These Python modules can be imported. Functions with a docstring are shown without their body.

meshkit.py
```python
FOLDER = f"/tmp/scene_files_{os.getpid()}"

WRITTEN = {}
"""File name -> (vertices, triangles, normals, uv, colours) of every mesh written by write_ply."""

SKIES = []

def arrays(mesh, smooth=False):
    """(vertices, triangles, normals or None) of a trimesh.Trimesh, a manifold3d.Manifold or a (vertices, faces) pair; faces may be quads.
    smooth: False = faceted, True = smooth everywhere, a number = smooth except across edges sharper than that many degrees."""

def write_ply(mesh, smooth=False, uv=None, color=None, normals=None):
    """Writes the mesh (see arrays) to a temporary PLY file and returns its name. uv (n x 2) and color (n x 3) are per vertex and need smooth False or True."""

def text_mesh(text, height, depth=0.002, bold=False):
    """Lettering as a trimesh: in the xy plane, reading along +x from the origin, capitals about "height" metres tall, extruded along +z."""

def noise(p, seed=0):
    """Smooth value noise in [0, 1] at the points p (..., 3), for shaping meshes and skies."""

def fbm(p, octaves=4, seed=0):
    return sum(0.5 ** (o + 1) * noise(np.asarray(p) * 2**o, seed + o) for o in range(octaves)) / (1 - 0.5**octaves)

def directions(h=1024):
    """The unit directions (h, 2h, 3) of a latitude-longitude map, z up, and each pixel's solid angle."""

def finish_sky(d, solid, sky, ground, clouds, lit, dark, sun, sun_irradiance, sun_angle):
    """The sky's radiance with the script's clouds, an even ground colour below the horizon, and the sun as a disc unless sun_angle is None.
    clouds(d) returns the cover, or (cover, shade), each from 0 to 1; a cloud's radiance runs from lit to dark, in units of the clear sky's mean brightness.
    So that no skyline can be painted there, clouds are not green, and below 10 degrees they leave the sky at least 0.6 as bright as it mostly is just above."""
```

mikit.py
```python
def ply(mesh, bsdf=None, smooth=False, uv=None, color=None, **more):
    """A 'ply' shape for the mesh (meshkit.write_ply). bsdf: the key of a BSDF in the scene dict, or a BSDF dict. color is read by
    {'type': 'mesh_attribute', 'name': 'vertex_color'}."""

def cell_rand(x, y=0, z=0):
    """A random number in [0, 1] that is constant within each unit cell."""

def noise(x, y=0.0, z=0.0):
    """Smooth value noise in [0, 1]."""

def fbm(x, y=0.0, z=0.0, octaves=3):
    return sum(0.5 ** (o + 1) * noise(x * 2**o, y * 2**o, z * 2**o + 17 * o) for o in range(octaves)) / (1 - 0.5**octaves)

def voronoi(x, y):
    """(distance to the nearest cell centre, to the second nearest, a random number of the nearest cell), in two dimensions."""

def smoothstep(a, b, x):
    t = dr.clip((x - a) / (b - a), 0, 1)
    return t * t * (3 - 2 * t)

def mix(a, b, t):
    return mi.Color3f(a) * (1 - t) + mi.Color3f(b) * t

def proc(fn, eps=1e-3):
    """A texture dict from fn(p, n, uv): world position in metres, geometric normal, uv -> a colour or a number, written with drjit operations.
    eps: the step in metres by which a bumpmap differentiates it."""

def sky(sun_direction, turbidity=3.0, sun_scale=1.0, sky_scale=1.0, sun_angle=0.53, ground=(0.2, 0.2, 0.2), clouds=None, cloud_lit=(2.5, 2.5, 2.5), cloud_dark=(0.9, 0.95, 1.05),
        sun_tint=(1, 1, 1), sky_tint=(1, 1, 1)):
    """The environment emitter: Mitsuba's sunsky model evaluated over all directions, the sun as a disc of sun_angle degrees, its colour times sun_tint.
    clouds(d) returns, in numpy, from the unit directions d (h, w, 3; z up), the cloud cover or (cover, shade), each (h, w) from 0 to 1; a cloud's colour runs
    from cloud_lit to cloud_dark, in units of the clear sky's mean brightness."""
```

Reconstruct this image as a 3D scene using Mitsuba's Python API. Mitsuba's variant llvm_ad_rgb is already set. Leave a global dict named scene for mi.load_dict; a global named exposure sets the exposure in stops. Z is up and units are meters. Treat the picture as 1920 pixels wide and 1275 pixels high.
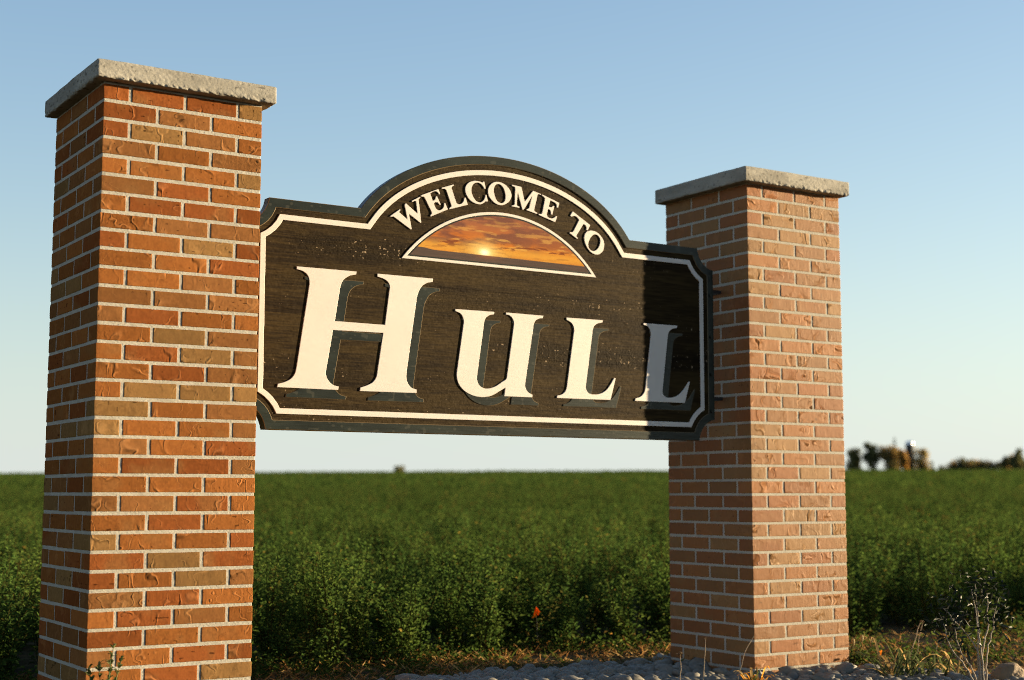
import math, random
import numpy as np, trimesh, shapely, drjit as dr
import mitsuba as mi, mikit, meshkit
from mikit import noise, fbm, smoothstep, mix, proc, cell_rand
from shapely.geometry import Polygon
from shapely import affinity

T = mi.ScalarTransform4f
scene, labels = {}, {}
rng = np.random.default_rng(7)

# ---------------------------------------------------------------- camera, sky, exposure
EYE = np.array([-1.5336, -5.1104, 0.8444])
YAW, PITCH, ROLL, FPX = 0.57282, 0.10554, 0.00078, 2715.6
FWD = np.array([math.sin(YAW) * math.cos(PITCH), math.cos(YAW) * math.cos(PITCH), math.sin(PITCH)])
RIGHT = np.array([math.cos(YAW), -math.sin(YAW), 0.0])
UP = np.cross(RIGHT, FWD)
UP2 = -math.sin(ROLL) * RIGHT + math.cos(ROLL) * UP
scene['camera'] = {
    'type': 'thinlens', 'fov_axis': 'x', 'fov': math.degrees(2 * math.atan(960 / FPX)),
    'aperture_radius': 0.0115, 'focus_distance': 5.7, 'near_clip': 0.05, 'far_clip': 12000.0,
    'to_world': T().look_at(origin=EYE.tolist(), target=(EYE + FWD).tolist(), up=UP2.tolist())}
SUN_EL, SUN_AZ = math.radians(6.5), math.radians(74.3)      # azimuth from -y towards +x
SUN = [math.sin(SUN_AZ) * math.cos(SUN_EL), -math.cos(SUN_AZ) * math.cos(SUN_EL), math.sin(SUN_EL)]
HAZE = (1.95, 2.12, 2.20)         # thin even haze low above the horizon, all the way round


def haze_band(d):
    el = np.degrees(np.arcsin(np.clip(d[..., 2], -1, 1)))
    return .78 * np.exp(-(np.clip(el, 0, 90) / 6.5) ** 1.4)


scene['sky'] = mikit.sky(SUN, turbidity=2.0, sun_scale=3.25, sky_scale=1.13, ground=(0.05, 0.055, 0.025), sun_tint=(1, 1.52, 4.1), sky_tint=(1.05, 1.16, 1.38),
                         clouds=haze_band, cloud_lit=HAZE)
exposure = 3.0


def q2d(P):                       # the way the camera looks, flat on the ground: distance ahead and to the right
    P = np.asarray(P, float)
    return (P[..., 0] - EYE[0]) * math.sin(YAW) + (P[..., 1] - EYE[1]) * math.cos(YAW), (P[..., 0] - EYE[0]) * math.cos(YAW) - (P[..., 1] - EYE[1]) * math.sin(YAW)


def ahead(t, l):                  # the ground point t metres ahead and l metres to the right of the viewpoint
    t, l = np.asarray(t, float), np.asarray(l, float)
    return EYE[0] + t * math.sin(YAW) + l * math.cos(YAW), EYE[1] + t * math.cos(YAW) - l * math.sin(YAW)


def ground_z(x, y):
    t, l = q2d(np.stack([np.asarray(x, float), np.asarray(y, float)], -1))
    rise = 2.50 + 0.44 * np.clip(l / 100, -1, 1)
    s = np.clip((t - 9) / 131, 0, 1)
    far = np.clip(t - 140, 0, 900) * 0.0115
    z = rise * (0.15 * s * s + 0.85 * s) + far
    near = np.clip(1 - np.abs(t) / 40, 0, 1)
    return z + near * 0.025 * (meshkit.fbm(np.stack([np.asarray(x) * 0.9, np.asarray(y) * 0.9, np.zeros_like(np.asarray(x, float))], -1), 3, 5) - 0.5)


# ---------------------------------------------------------------- materials
def mat(key, base, rough=0.6, spec=0.5, bump=None, bump_scale=1.0, two=True, eps=1e-3, **kw):
    b = {'type': 'diffuse', 'reflectance': base} if spec == 0 else {'type': 'principled', 'base_color': {'type': 'rgb', 'value': list(base)} if isinstance(base, (tuple, list)) else base, 'roughness': rough, 'specular': spec, **kw}
    if bump is not None:
        b = {'type': 'bumpmap', 'arbitrary': proc(bump, eps), 'scale': bump_scale, 'bsdf': b}
    if two:
        b = {'type': 'twosided', 'bsdf': b}
    scene[key] = b


def face_u(p, n):
    return dr.select(dr.abs(n.y) > dr.abs(n.x), p.x, p.y)


def brick_color(p, n, uv):
    u = face_u(p, n)
    t, s = uv.x, uv.y
    deep, orange, tan, brown = mi.Color3f(.160, .047, .0145), mi.Color3f(.195, .071, .0200), mi.Color3f(.172, .104, .042), mi.Color3f(.155, .070, .0260)
    c = dr.select(t < .26, deep, dr.select(t < .56, orange, dr.select(t < .82, brown, tan)))
    c = mix(c, mi.Color3f(.178, .068, .021), .25)
    c = c * (0.8 + .4 * s)
    blotch = fbm(u * 9 + s * 40, p.z * 11 + t * 30, s * 9)
    c = mix(c, mi.Color3f(.18, .092, .035), .45 * smoothstep(.55, .78, blotch))
    fine = fbm(u * 160, p.z * 130, s * 20, octaves=2)
    c = c * (0.78 + .44 * fine)
    pit = smoothstep(.88, .92, noise(u * 95 + 50 * s, p.z * 95, t * 10))
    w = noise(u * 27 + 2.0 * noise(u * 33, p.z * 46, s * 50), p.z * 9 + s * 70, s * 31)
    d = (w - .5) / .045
    c = mix(c, c * 1.25 + mi.Color3f(.04, .028, .015), .6 * dr.exp(-d * d) * smoothstep(.40, .58, noise(u * 17 + 90 * s, p.z * 13, s * 77)))  # wrinkle highlights painted in as a lighter colour along the ridges
    return c * (1 - .6 * pit)


def brick_bump(p, n, uv):
    u = face_u(p, n)
    s = uv.y
    a = fbm(u * 120, p.z * 28 + s * 30, s * 11, octaves=2)
    w = noise(u * 27 + 2.0 * noise(u * 33, p.z * 46, s * 50), p.z * 9 + s * 70, s * 31)
    d = (w - .5) / .035
    line = dr.exp(-d * d) - .6 * dr.exp(-(d - 1.6) * (d - 1.6))
    gate = smoothstep(.40, .58, noise(u * 17 + 90 * s, p.z * 13, s * 77))
    w2 = noise(u * 34 + 1.8 * noise(u * 40, p.z * 60, s * 20), p.z * 22 + s * 33, 5)
    d2 = (w2 - .5) / .06
    g2 = smoothstep(.45, .7, noise(u * 16 + 33 * s, p.z * 13, 9 + s * 40))
    return .35 * a + .8 * line * gate + .35 * dr.exp(-d2 * d2) * g2 + .30 * fbm(u * 330, p.z * 250, 3 + 9 * s, octaves=2)


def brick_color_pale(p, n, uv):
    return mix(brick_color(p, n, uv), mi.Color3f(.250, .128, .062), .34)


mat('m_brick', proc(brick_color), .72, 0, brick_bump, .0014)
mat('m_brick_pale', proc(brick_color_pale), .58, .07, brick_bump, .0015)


def mortar_color(p, n, uv):
    f = fbm(p.x * 45 + p.y * 38, p.z * 45, p.y * 20, octaves=3)
    return mix(mi.Color3f(.275, .255, .215), mi.Color3f(.365, .343, .30), f) * (0.93 + .14 * noise(p.x * 300, p.y * 300, p.z * 300))


mat('m_mortar', proc(mortar_color), .9, 0, lambda p, n, uv: fbm(p.x * 170 + 7, p.y * 170, p.z * 170, octaves=3), .0016)


def concrete_color(p, n, uv):
    f = fbm(p.x * 7, p.y * 7, p.z * 16, octaves=4)
    c = mix(mi.Color3f(.215, .203, .178), mi.Color3f(.295, .28, .248), smoothstep(.3, .7, f))
    spot = smoothstep(.74, .82, noise(p.x * 70, p.y * 70, p.z * 70))
    return c * (.84 + .32 * noise(p.x * 240, p.y * 240, p.z * 240)) * (1 - .45 * spot)


mat('m_concrete', proc(concrete_color), .85, 0, lambda p, n, uv: fbm(p.x * 90, p.y * 90, p.z * 90, octaves=3), .0018)


def weathered(p):                 # the planks on which the paint has worn off most
    w = p.z + .012 * noise(p.x * 7, 5, 1)
    a = dr.exp(-dr.square(dr.square((w - 1.470) / .050))) * smoothstep(1.55, 2.15, p.x)
    b = dr.exp(-dr.square(dr.square((w - 1.845) / .045))) * smoothstep(.75, .95, p.x) * smoothstep(1.55, 1.30, p.x)
    c = .35 * smoothstep(.60, .78, noise(p.x * 1.1 + 4, p.z * 13, 4))
    return dr.maximum(dr.maximum(a, .8 * b), c)


def wood_color(p, n, uv):
    row = dr.floor(p.z * 7.0 + .3 * noise(p.x * .9, 3, 1))
    g = fbm(p.x * 16 + row * 13, p.z * 240, 2, octaves=3)
    g2 = fbm(p.x * 2.6 + 5 * row, p.z * 21, 8, octaves=4)
    c = mix(mi.Color3f(.010, .0055, .0020), mi.Color3f(.034, .0215, .0070), smoothstep(.25, .8, .55 * g + .5 * g2))
    band = weathered(p)
    chip = noise(p.x * 90, p.z * 130, 6) * .6 + noise(p.x * 210, p.z * 260, 16) * .4
    where = smoothstep(.55, .75, noise(p.x * 5.2 + 9, p.z * 17, 21))
    chips = smoothstep(.80, .87, chip + .15 * band + .05 * where - .125)
    c = c * (1 - .42 * band)
    return mix(c, mi.Color3f(.27, .20, .13), .8 * chips)


def wood_bump(p, n, uv):
    band = weathered(p)
    seam = dr.abs(p.z * 7.0 - dr.round(p.z * 7.0)) / 7.0
    return fbm(p.x * 18, p.z * 240, 3, octaves=3) + .6 * fbm(p.x * 60, p.z * 90, 7, octaves=2) + .5 * noise(p.x * 160, p.z * 220, 1) * (0.3 + .8 * band) - .5 * dr.exp(-seam * seam / .000002)


mat('m_wood', proc(wood_color), .7, .05, wood_bump, .0015)


def green_color(p, n, uv):
    f = fbm(p.x * 11, p.z * 24, p.y * 8, octaves=3)
    c = mix(mi.Color3f(.007, .0100, .0082), mi.Color3f(.0135, .0180, .0145), smoothstep(.3, .7, f))
    sc = smoothstep(.80, .88, noise(p.x * 55, p.z * 70, 3))
    worn_sunlit = smoothstep(.95, .85, dr.abs(n.y)) * smoothstep(.3, .5, dr.abs(n.y))  # tan bevels: worn paint plus the sun-catching edge, painted into the colour
    return mix(mix(c, mi.Color3f(.09, .085, .065), .2 * sc), mi.Color3f(.14, .10, .055), .75 * worn_sunlit)


mat('m_green', proc(green_color), .34, .18, lambda p, n, uv: fbm(p.x * 14, p.z * 160, 3, octaves=2), .0006)


def white_color(p, n, uv):
    f = fbm(p.x * 6, p.z * 5, 4, octaves=3)
    return mix(mi.Color3f(.425, .388, .362), mi.Color3f(.458, .424, .40), f)


mat('m_white', proc(white_color), .5, .4, lambda p, n, uv: fbm(p.x * 16, p.z * 150, 3, octaves=2), .0004)
mat('m_black', (.03, .026, .024), .6, .3)

# the printed sunset (flat print on the sign)
SC = 1.8245                       # the sign's middle
PIC = dict(x=1.876, z=1.806, a=.483, h=.262)


def sunset(p, n, uv):
    u, v = (p.x - PIC['x']) / PIC['a'], (p.z - PIC['z']) / PIC['h']
    w = fbm(u * 3.2 + 3, v * 5.5, 1, octaves=4) + .35 * fbm(u * 11, v * 17, 4, octaves=2)
    cl = smoothstep(.42, .74, w)
    sky = mix(mi.Color3f(.95, .30, .06), mi.Color3f(.60, .24, .13), smoothstep(.35, .85, v))
    sky = mix(sky, mi.Color3f(.30, .14, .115), cl * .9 * smoothstep(-1.6, .3, -u + .1 * v))
    gl = smoothstep(.62, .80, fbm(u * 6 + 1, v * 14, 9, octaves=4) + .06)
    sky = mix(sky, mi.Color3f(1.15, .66, .20), gl * (.75 - .45 * smoothstep(.3, .9, v)))
    low = dr.exp(-dr.square((v - .24) / .12))
    sky = mix(sky, mi.Color3f(1.2, .62, .12), low * .85)
    dark = smoothstep(.60, .68, fbm(u * 9 + 9, v * 26, 2, octaves=3)) * dr.exp(-dr.square((v - .36) / .13))
    sky = mix(sky, mi.Color3f(.33, .10, .06), dark * .85)
    r = dr.sqrt(dr.square((u + .20) * 1.5) + dr.square((v - .21) * 1.05))
    sky = mix(sky, mi.Color3f(1.7, 1.3, .5), dr.exp(-dr.square(r / .20)) * .9)
    sky = mix(sky, mi.Color3f(2.2, 2.1, 1.7), dr.exp(-dr.square(r / .07)))
    sea = mix(mi.Color3f(.15, .115, .105), mi.Color3f(.23, .165, .145), fbm(u * 5, v * 60, 3, octaves=3))
    sea = mix(sea, mi.Color3f(.60, .22, .10), dr.exp(-dr.square((u + .16) / .12)) * smoothstep(.02, .19, v) * .6)
    hor = .150 - .012 * u + .03 * smoothstep(-.72, -.86, u)
    return mix(sea, sky, smoothstep(hor - .006, hor + .006, v)) * .36


mat('m_print', proc(sunset), .5, 0)

# ---------------------------------------------------------------- helpers
def add(key, mesh, m, smooth=False, **kw):
    scene[key] = mikit.ply(mesh, m, smooth=smooth, **kw)
    return key


def lab(key, label=None, category=None, group=None, kind=None):
    labels[key] = {k: v for k, v in (('label', label), ('category', category), ('group', group), ('kind', kind)) if v}


def numbered(base, i):
    return base if i == 0 else f'{base}_{i:03d}'


def round_box(lo, hi, r, step, jitter, seed, freq=40):
    """A box with rounded, slightly irregular edges: one watertight grid per face, merged."""
    lo, hi = np.asarray(lo, float), np.asarray(hi, float)
    axes = []
    for a in range(3):
        m = max(int(round((hi[a] - lo[a]) / step)), 1)
        inner = np.linspace(lo[a] + r, hi[a] - r, m + 1)
        axes.append(np.concatenate([[lo[a], lo[a] + .35 * r], inner, [hi[a] - .35 * r, hi[a]]]))
    vs, fs, k = [], [], 0
    for a in range(3):
        b, c = (a + 1) % 3, (a + 2) % 3
        B, Cc = np.meshgrid(axes[b], axes[c], indexing='ij')
        nb, nc = B.shape
        i = np.arange(nb * nc).reshape(nb, nc)
        quad = np.stack([i[:-1, :-1], i[1:, :-1], i[1:, 1:], i[:-1, 1:]], -1).reshape(-1, 4)
        for side in (0, 1):
            v = np.empty((nb * nc, 3))
            v[:, a], v[:, b], v[:, c] = (lo[a], hi[a])[side], B.ravel(), Cc.ravel()
            vs.append(v)
            fs.append((quad if side else quad[:, ::-1]) + k)
            k += nb * nc
    v, f = np.vstack(vs), np.vstack(fs)
    f = np.vstack([f[:, [0, 1, 2]], f[:, [0, 2, 3]]])
    key = np.round(v * 1e6).astype(np.int64)
    _, first, inv = np.unique(key, axis=0, return_index=True, return_inverse=True)
    v, f = v[first], inv.reshape(-1)[f]
    core = np.clip(v, lo + r, hi - r)
    d = v - core
    ln = np.linalg.norm(d, axis=1, keepdims=True)
    n = d / np.maximum(ln, 1e-9)
    v = core + n * r
    if jitter:
        h = meshkit.fbm(v * freq + seed * 7.3, 3, seed) - .5
        v = v + n * (h * 2 * jitter)[:, None]
    return trimesh.Trimesh(v, f, process=False)


def tube(path, radii, sides=6):
    path, radii = np.asarray(path, float), np.asarray(radii, float)
    tan = np.gradient(path, axis=0)
    tan /= np.linalg.norm(tan, axis=1, keepdims=True) + 1e-12
    ref = np.array([0.31, 0.17, 0.93]) if abs(tan[:, 2]).mean() < .8 else np.array([0.93, 0.3, 0.1])
    x = np.cross(tan, ref)
    x /= np.linalg.norm(x, axis=1, keepdims=True)
    y = np.cross(tan, x)
    ang = np.arange(sides) * 2 * math.pi / sides
    v = path[:, None] + radii[:, None, None] * (np.cos(ang)[None, :, None] * x[:, None] + np.sin(ang)[None, :, None] * y[:, None])
    n = len(path)
    i = np.arange(n * sides).reshape(n, sides)
    j = np.roll(i, -1, 1)
    f = np.stack([i[:-1], j[:-1], j[1:], i[1:]], -1).reshape(-1, 4)
    v = np.vstack([v.reshape(-1, 3), path[:1], path[-1:]])
    caps = [[j[0, k], i[0, k], n * sides] for k in range(sides)] + [[i[-1, k], j[-1, k], n * sides + 1] for k in range(sides)]
    f = np.vstack([f[:, [0, 1, 2]], f[:, [0, 2, 3]], caps])
    return trimesh.Trimesh(v, f, process=False)


def join(ms):
    return trimesh.util.concatenate([m for m in ms])


def leaves(c, axis, up, length, width, fold=.25, tip=.62):
    """Folded leaf blades as (vertices, faces): four vertices and two triangles each."""
    c = np.asarray(c, float)
    axis = axis / (np.linalg.norm(axis, axis=1, keepdims=True) + 1e-9)
    side = np.cross(axis, up)
    side /= np.linalg.norm(side, axis=1, keepdims=True) + 1e-9
    nrm = np.cross(side, axis)
    L, W = np.broadcast_to(length, len(c))[:, None], np.broadcast_to(width, len(c))[:, None]
    base, end = c, c + axis * L
    mid = c + axis * L * (1 - tip + .12)
    v = np.stack([base, mid + side * W / 2 + nrm * W * fold, end - nrm * L * .12, mid - side * W / 2 + nrm * W * fold], 1).reshape(-1, 3)
    i = np.arange(len(c))[:, None] * 4
    f = np.vstack([i + [0, 1, 2], i + [0, 2, 3]])
    return v, f


def rand_dirs(n, r, zlo=-1., zhi=1.):
    a, z = r.uniform(0, 2 * math.pi, n), r.uniform(zlo, zhi, n)
    s = np.sqrt(np.maximum(0, 1 - z * z))
    return np.stack([s * np.cos(a), s * np.sin(a), z], 1)


# ---------------------------------------------------------------- ground
def ground_color(p, n, uv):
    f = fbm(p.x * 2.4, p.y * 2.4, 1, octaves=4)
    g = fbm(p.x * 26, p.y * 26, 2, octaves=3)
    c = mix(mi.Color3f(.032, .026, .014), mi.Color3f(.085, .062, .030), smoothstep(.3, .75, .5 * f + .5 * g))
    t = (p.x - float(EYE[0])) * math.sin(YAW) + (p.y - float(EYE[1])) * math.cos(YAW)
    field = smoothstep(11., 16., t)
    green = mix(mi.Color3f(.022, .030, .008), mi.Color3f(.045, .060, .012), fbm(p.x * .8, p.y * .8, 4, octaves=4))
    return mix(c, green, field)


mat('m_ground', proc(ground_color), .95, .1, lambda p, n, uv: fbm(p.x * 60, p.y * 60, 3, octaves=3), .012)
rad = np.concatenate([np.linspace(0, 12, 49), np.geomspace(12.4, 6000, 90)])
na = 180
A, R = np.meshgrid(np.arange(na) * 2 * math.pi / na, rad[1:], indexing='xy')
gx, gy = EYE[0] + 0 + R * np.cos(A), EYE[1] + R * np.sin(A)
gv = np.vstack([np.stack([gx, gy, ground_z(gx, gy)], -1).reshape(-1, 3), [[EYE[0], EYE[1], ground_z(EYE[0], EYE[1])]]])
ii = np.arange(gx.size).reshape(gx.shape)
jj = np.roll(ii, -1, 1)
gf = np.stack([ii[:-1], ii[1:], jj[1:], jj[:-1]], -1).reshape(-1, 4)
gf = np.vstack([gf[:, [0, 1, 2]], gf[:, [0, 2, 3]], [[ii[0, k], jj[0, k], gx.size] for k in range(na)]])
add('ground', (gv, gf), 'm_ground', smooth=True)
lab('ground', 'gently rising farm ground of brown soil and dry grass', kind='structure')

# ---------------------------------------------------------------- brick pillars
COURSE, JOINT, W, TOP = .0677, .0118, .616, 2.330
BD = .0940                       # depth of a brick (its header)


def pillar(key, X, Y, material, seed, label, cap_box, cap_label):
    r = np.random.default_rng(seed)
    visible, rear = [], []
    full = (W - 2 * JOINT) / 3                                    # stretchers of the three-brick side
    part = (W - 2 * BD - 3 * JOINT) / 2                           # stretchers between two headers
    for k in range(37):
        z1 = TOP - k * COURSE - JOINT * .5
        z0 = z1 - COURSE + JOINT
        alongy = k % 2 == 0                                       # the three-brick sides face left and right
        for side in (0, 1):
            for i in range(3):
                a0 = i * (full + JOINT)
                s0 = 0 if side == 0 else W - BD
                lo, hi = ([s0, a0], [s0 + BD, a0 + full]) if alongy else ([a0, s0], [a0 + full, s0 + BD])
                seen = (side == 0) or (alongy and i == 0) or (not alongy and i == 0)
                (visible if seen else rear).append((lo + [z0], hi + [z1], k))
            for i in range(2):
                a0 = BD + JOINT + i * (part + JOINT)
                s0 = 0 if side == 0 else W - BD
                lo, hi = ([a0, s0], [a0 + part, s0 + BD]) if alongy else ([s0, a0], [s0 + BD, a0 + part])
                (visible if side == 0 else rear).append((lo + [z0], hi + [z1], k))
    lab(key, label, 'pillar', 'brick sign pillars', 'thing')
    core = round_box([X + .0020, Y + .0020, TOP - 37 * COURSE], [X + W - .0020, Y + W - .0020, TOP + .002], .003, .011, .0004, seed, 70)
    add(f'{key}__mortar', core, 'm_mortar', smooth=True)
    others = []
    n = 0
    for group, out in ((visible, None), (rear, others)):
        for lo, hi, k in group:
            jit = r.normal(0, .0003, 6) * [1, 1, 2, 1, 1, 2]
            lo_ = np.array([X + lo[0], Y + lo[1], lo[2]]) + jit[:3] * [1, 1, .9]
            hi_ = np.array([X + hi[0], Y + hi[1], hi[2]]) + jit[3:] * [1, 1, .9]
            m = round_box(lo_, hi_, .0030, .016, .0010, int(r.integers(1e6)) % 997, 55)
            uv = np.tile([[r.random(), r.random()]], (len(m.vertices), 1))
            if out is None:
                add(f'{key}__{numbered("brick", n)}', m, material, smooth=True, uv=uv)
                n += 1
            else:
                others.append((m, uv))
    add(f'{key}__rear_bricks', join([m for m, _ in others]), material, smooth=True, uv=np.vstack([u for _, u in others]))
    labels[f'{key}__rear_bricks'] = {'kind': 'stuff'}
    # concrete cap with a rough, chipped lower edge
    x0, x1, y0, y1, z0, z1 = cap_box
    m = round_box([x0, y0, z0], [x1, y1, z1], .006, .0055, 0, seed)
    v = np.array(m.vertices)
    cen = np.array([(x0 + x1) / 2, (y0 + y1) / 2, (z0 + z1) / 2])
    q = (v - cen) / (np.array([x1 - x0, y1 - y0, z1 - z0]) / 2)
    out = np.where(np.abs(q[:, :2]) > .97, np.sign(q[:, :2]), 0)
    low = np.clip((cen[2] - v[:, 2]) / (z1 - z0) + .12, 0, .62) / .62
    big = meshkit.fbm(v * [14, 14, 30] + seed, 4, seed) - .5
    pit = np.clip(meshkit.noise(v * 75 + seed, seed + 3) * .7 + meshkit.noise(v * 160, seed + 5) * .3 - .63 + .17 * low * (meshkit.noise(v * 6, seed + 9) + .25), 0, 1)
    v[:, :2] += out * (.002 * big - .045 * np.minimum(pit, .12) * (low ** 4 + .02))[:, None]
    v[:, 2] += np.where(q[:, 2] > .9, 0.003 * big, 0) + np.where(q[:, 2] < -.9, 0.007 * np.clip(meshkit.fbm(v * 38, 3, seed + 1) - .45, 0, 1), 0)
    add(f'{key}__cap', (v, np.array(m.faces)), 'm_concrete', smooth=40)
    labels[f'{key}__cap'] = {'label': cap_label}


X2, Y2 = 3.1168, .0245
pillar('brick_pillar', 0, 0, 'm_brick', 11, 'orange red brick pillar with a leafy weed at its foot, nearest of the two', (-.040, .655, -.048, .645, 2.332, 2.4), 'grey concrete cap with pitted lower edge')
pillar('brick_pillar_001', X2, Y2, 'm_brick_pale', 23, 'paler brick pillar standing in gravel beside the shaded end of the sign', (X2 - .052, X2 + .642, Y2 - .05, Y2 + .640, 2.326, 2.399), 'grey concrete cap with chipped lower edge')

# ---------------------------------------------------------------- the sign
YS = .172                         # face of the brown field
KEY = 'welcome_sign'
lab(KEY, 'dark brown carved wooden welcome sign with arched top and cream letters between brick pillars', 'sign')


def arc(cx, cz, a, b, t0, t1, n):
    t = np.linspace(t0, t1, n)
    return np.stack([cx + a * np.cos(t), cz + b * np.sin(t)], 1)


HW, ZB, ZT = 1.196, 1.094, 2.012
ea, eb, ec = .770, .5293, 1.7827
th = math.acos(.694 / ea)


def notch(sx, top):               # the hollow corner, from its end on the long edge to its end on the short edge
    zc, s = (ZT, -1) if top else (ZB, 1)
    p0, p1 = np.array([1.099 * sx, zc]), np.array([HW * sx, zc + s * .101])
    mid = (p0 + p1) / 2 + np.array([-sx * .017, s * .017])
    t = np.linspace(0, 1, 9)[:, None]
    return (1 - t) ** 2 * p0 + 2 * t * (1 - t) * (2 * mid - (p0 + p1) / 2) + t ** 2 * p1


outline = np.vstack([notch(-1, False)[::-1], notch(1, False), notch(1, True)[::-1], arc(0, ec, ea, eb, th, math.pi - th, 61), notch(-1, True)])
sign_poly = Polygon(outline + [SC, 0]).buffer(0)


def inset(d):
    return sign_poly.buffer(-d, join_style='mitre', mitre_limit=4)


def plate(poly, y_front, y_back, bevel=.0):
    """The polygon (x, z) as a slab facing -y, with a bevelled front edge."""
    out = []
    for g in getattr(poly, 'geoms', [poly]):
        if g.area < 1e-7:
            continue
        m = trimesh.creation.extrude_polygon(g if not bevel else g, 1.0, engine='earcut')
        v, f = np.array(m.vertices), np.array(m.faces)
        if not bevel:
            y = y_back + (y_front - y_back) * v[:, 2]
            vv = np.stack([v[:, 0], y, v[:, 1]], 1)
            out.append(trimesh.Trimesh(vv, f, process=False))
            continue
        inner = g.buffer(-bevel, join_style='mitre', mitre_limit=3)
        vs, fs, k = [], [], 0

        def ring(coords, ccw_outside):
            nonlocal k
            c = np.array(coords)[:-1]
            prev, nxt = c - np.roll(c, 1, 0), np.roll(c, -1, 0) - c
            prev /= np.linalg.norm(prev, axis=1, keepdims=True) + 1e-12
            nxt /= np.linalg.norm(nxt, axis=1, keepdims=True) + 1e-12
            n0, n1 = np.stack([-prev[:, 1], prev[:, 0]], 1), np.stack([-nxt[:, 1], nxt[:, 0]], 1)
            mid = n0 + n1
            mid /= np.maximum((mid * n0).sum(1, keepdims=True), .35)
            top = c + mid * bevel                       # rings are oriented: the inside lies to the left
            N = len(c)
            vs.extend([np.stack([c[:, 0], np.full(N, y_back), c[:, 1]], 1), np.stack([c[:, 0], np.full(N, y_front + bevel), c[:, 1]], 1), np.stack([top[:, 0], np.full(N, y_front), top[:, 1]], 1)])
            i = np.arange(N)
            j = (i + 1) % N
            for a in (0, N):
                q = np.stack([k + a + i, k + a + j, k + a + N + j, k + a + N + i], 1)
                fs.extend([q[:, [0, 1, 2]], q[:, [0, 2, 3]]])
            k += 3 * N
            return top

        g = shapely.geometry.polygon.orient(g, 1.0)
        ext = ring(g.exterior.coords, True)
        holes = [ring(h.coords, False) for h in g.interiors]
        capv, capf = trimesh.creation.triangulate_polygon(Polygon(ext, holes).buffer(0) if not Polygon(ext, holes).is_valid else Polygon(ext, holes), engine='earcut')
        vs.append(np.stack([capv[:, 0], np.full(len(capv), y_front), capv[:, 1]], 1))
        fs.append(np.array(capf) + k)
        m2 = trimesh.Trimesh(np.vstack(vs), np.vstack(fs), process=False)
        out.append(m2)
    return join(out)


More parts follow.
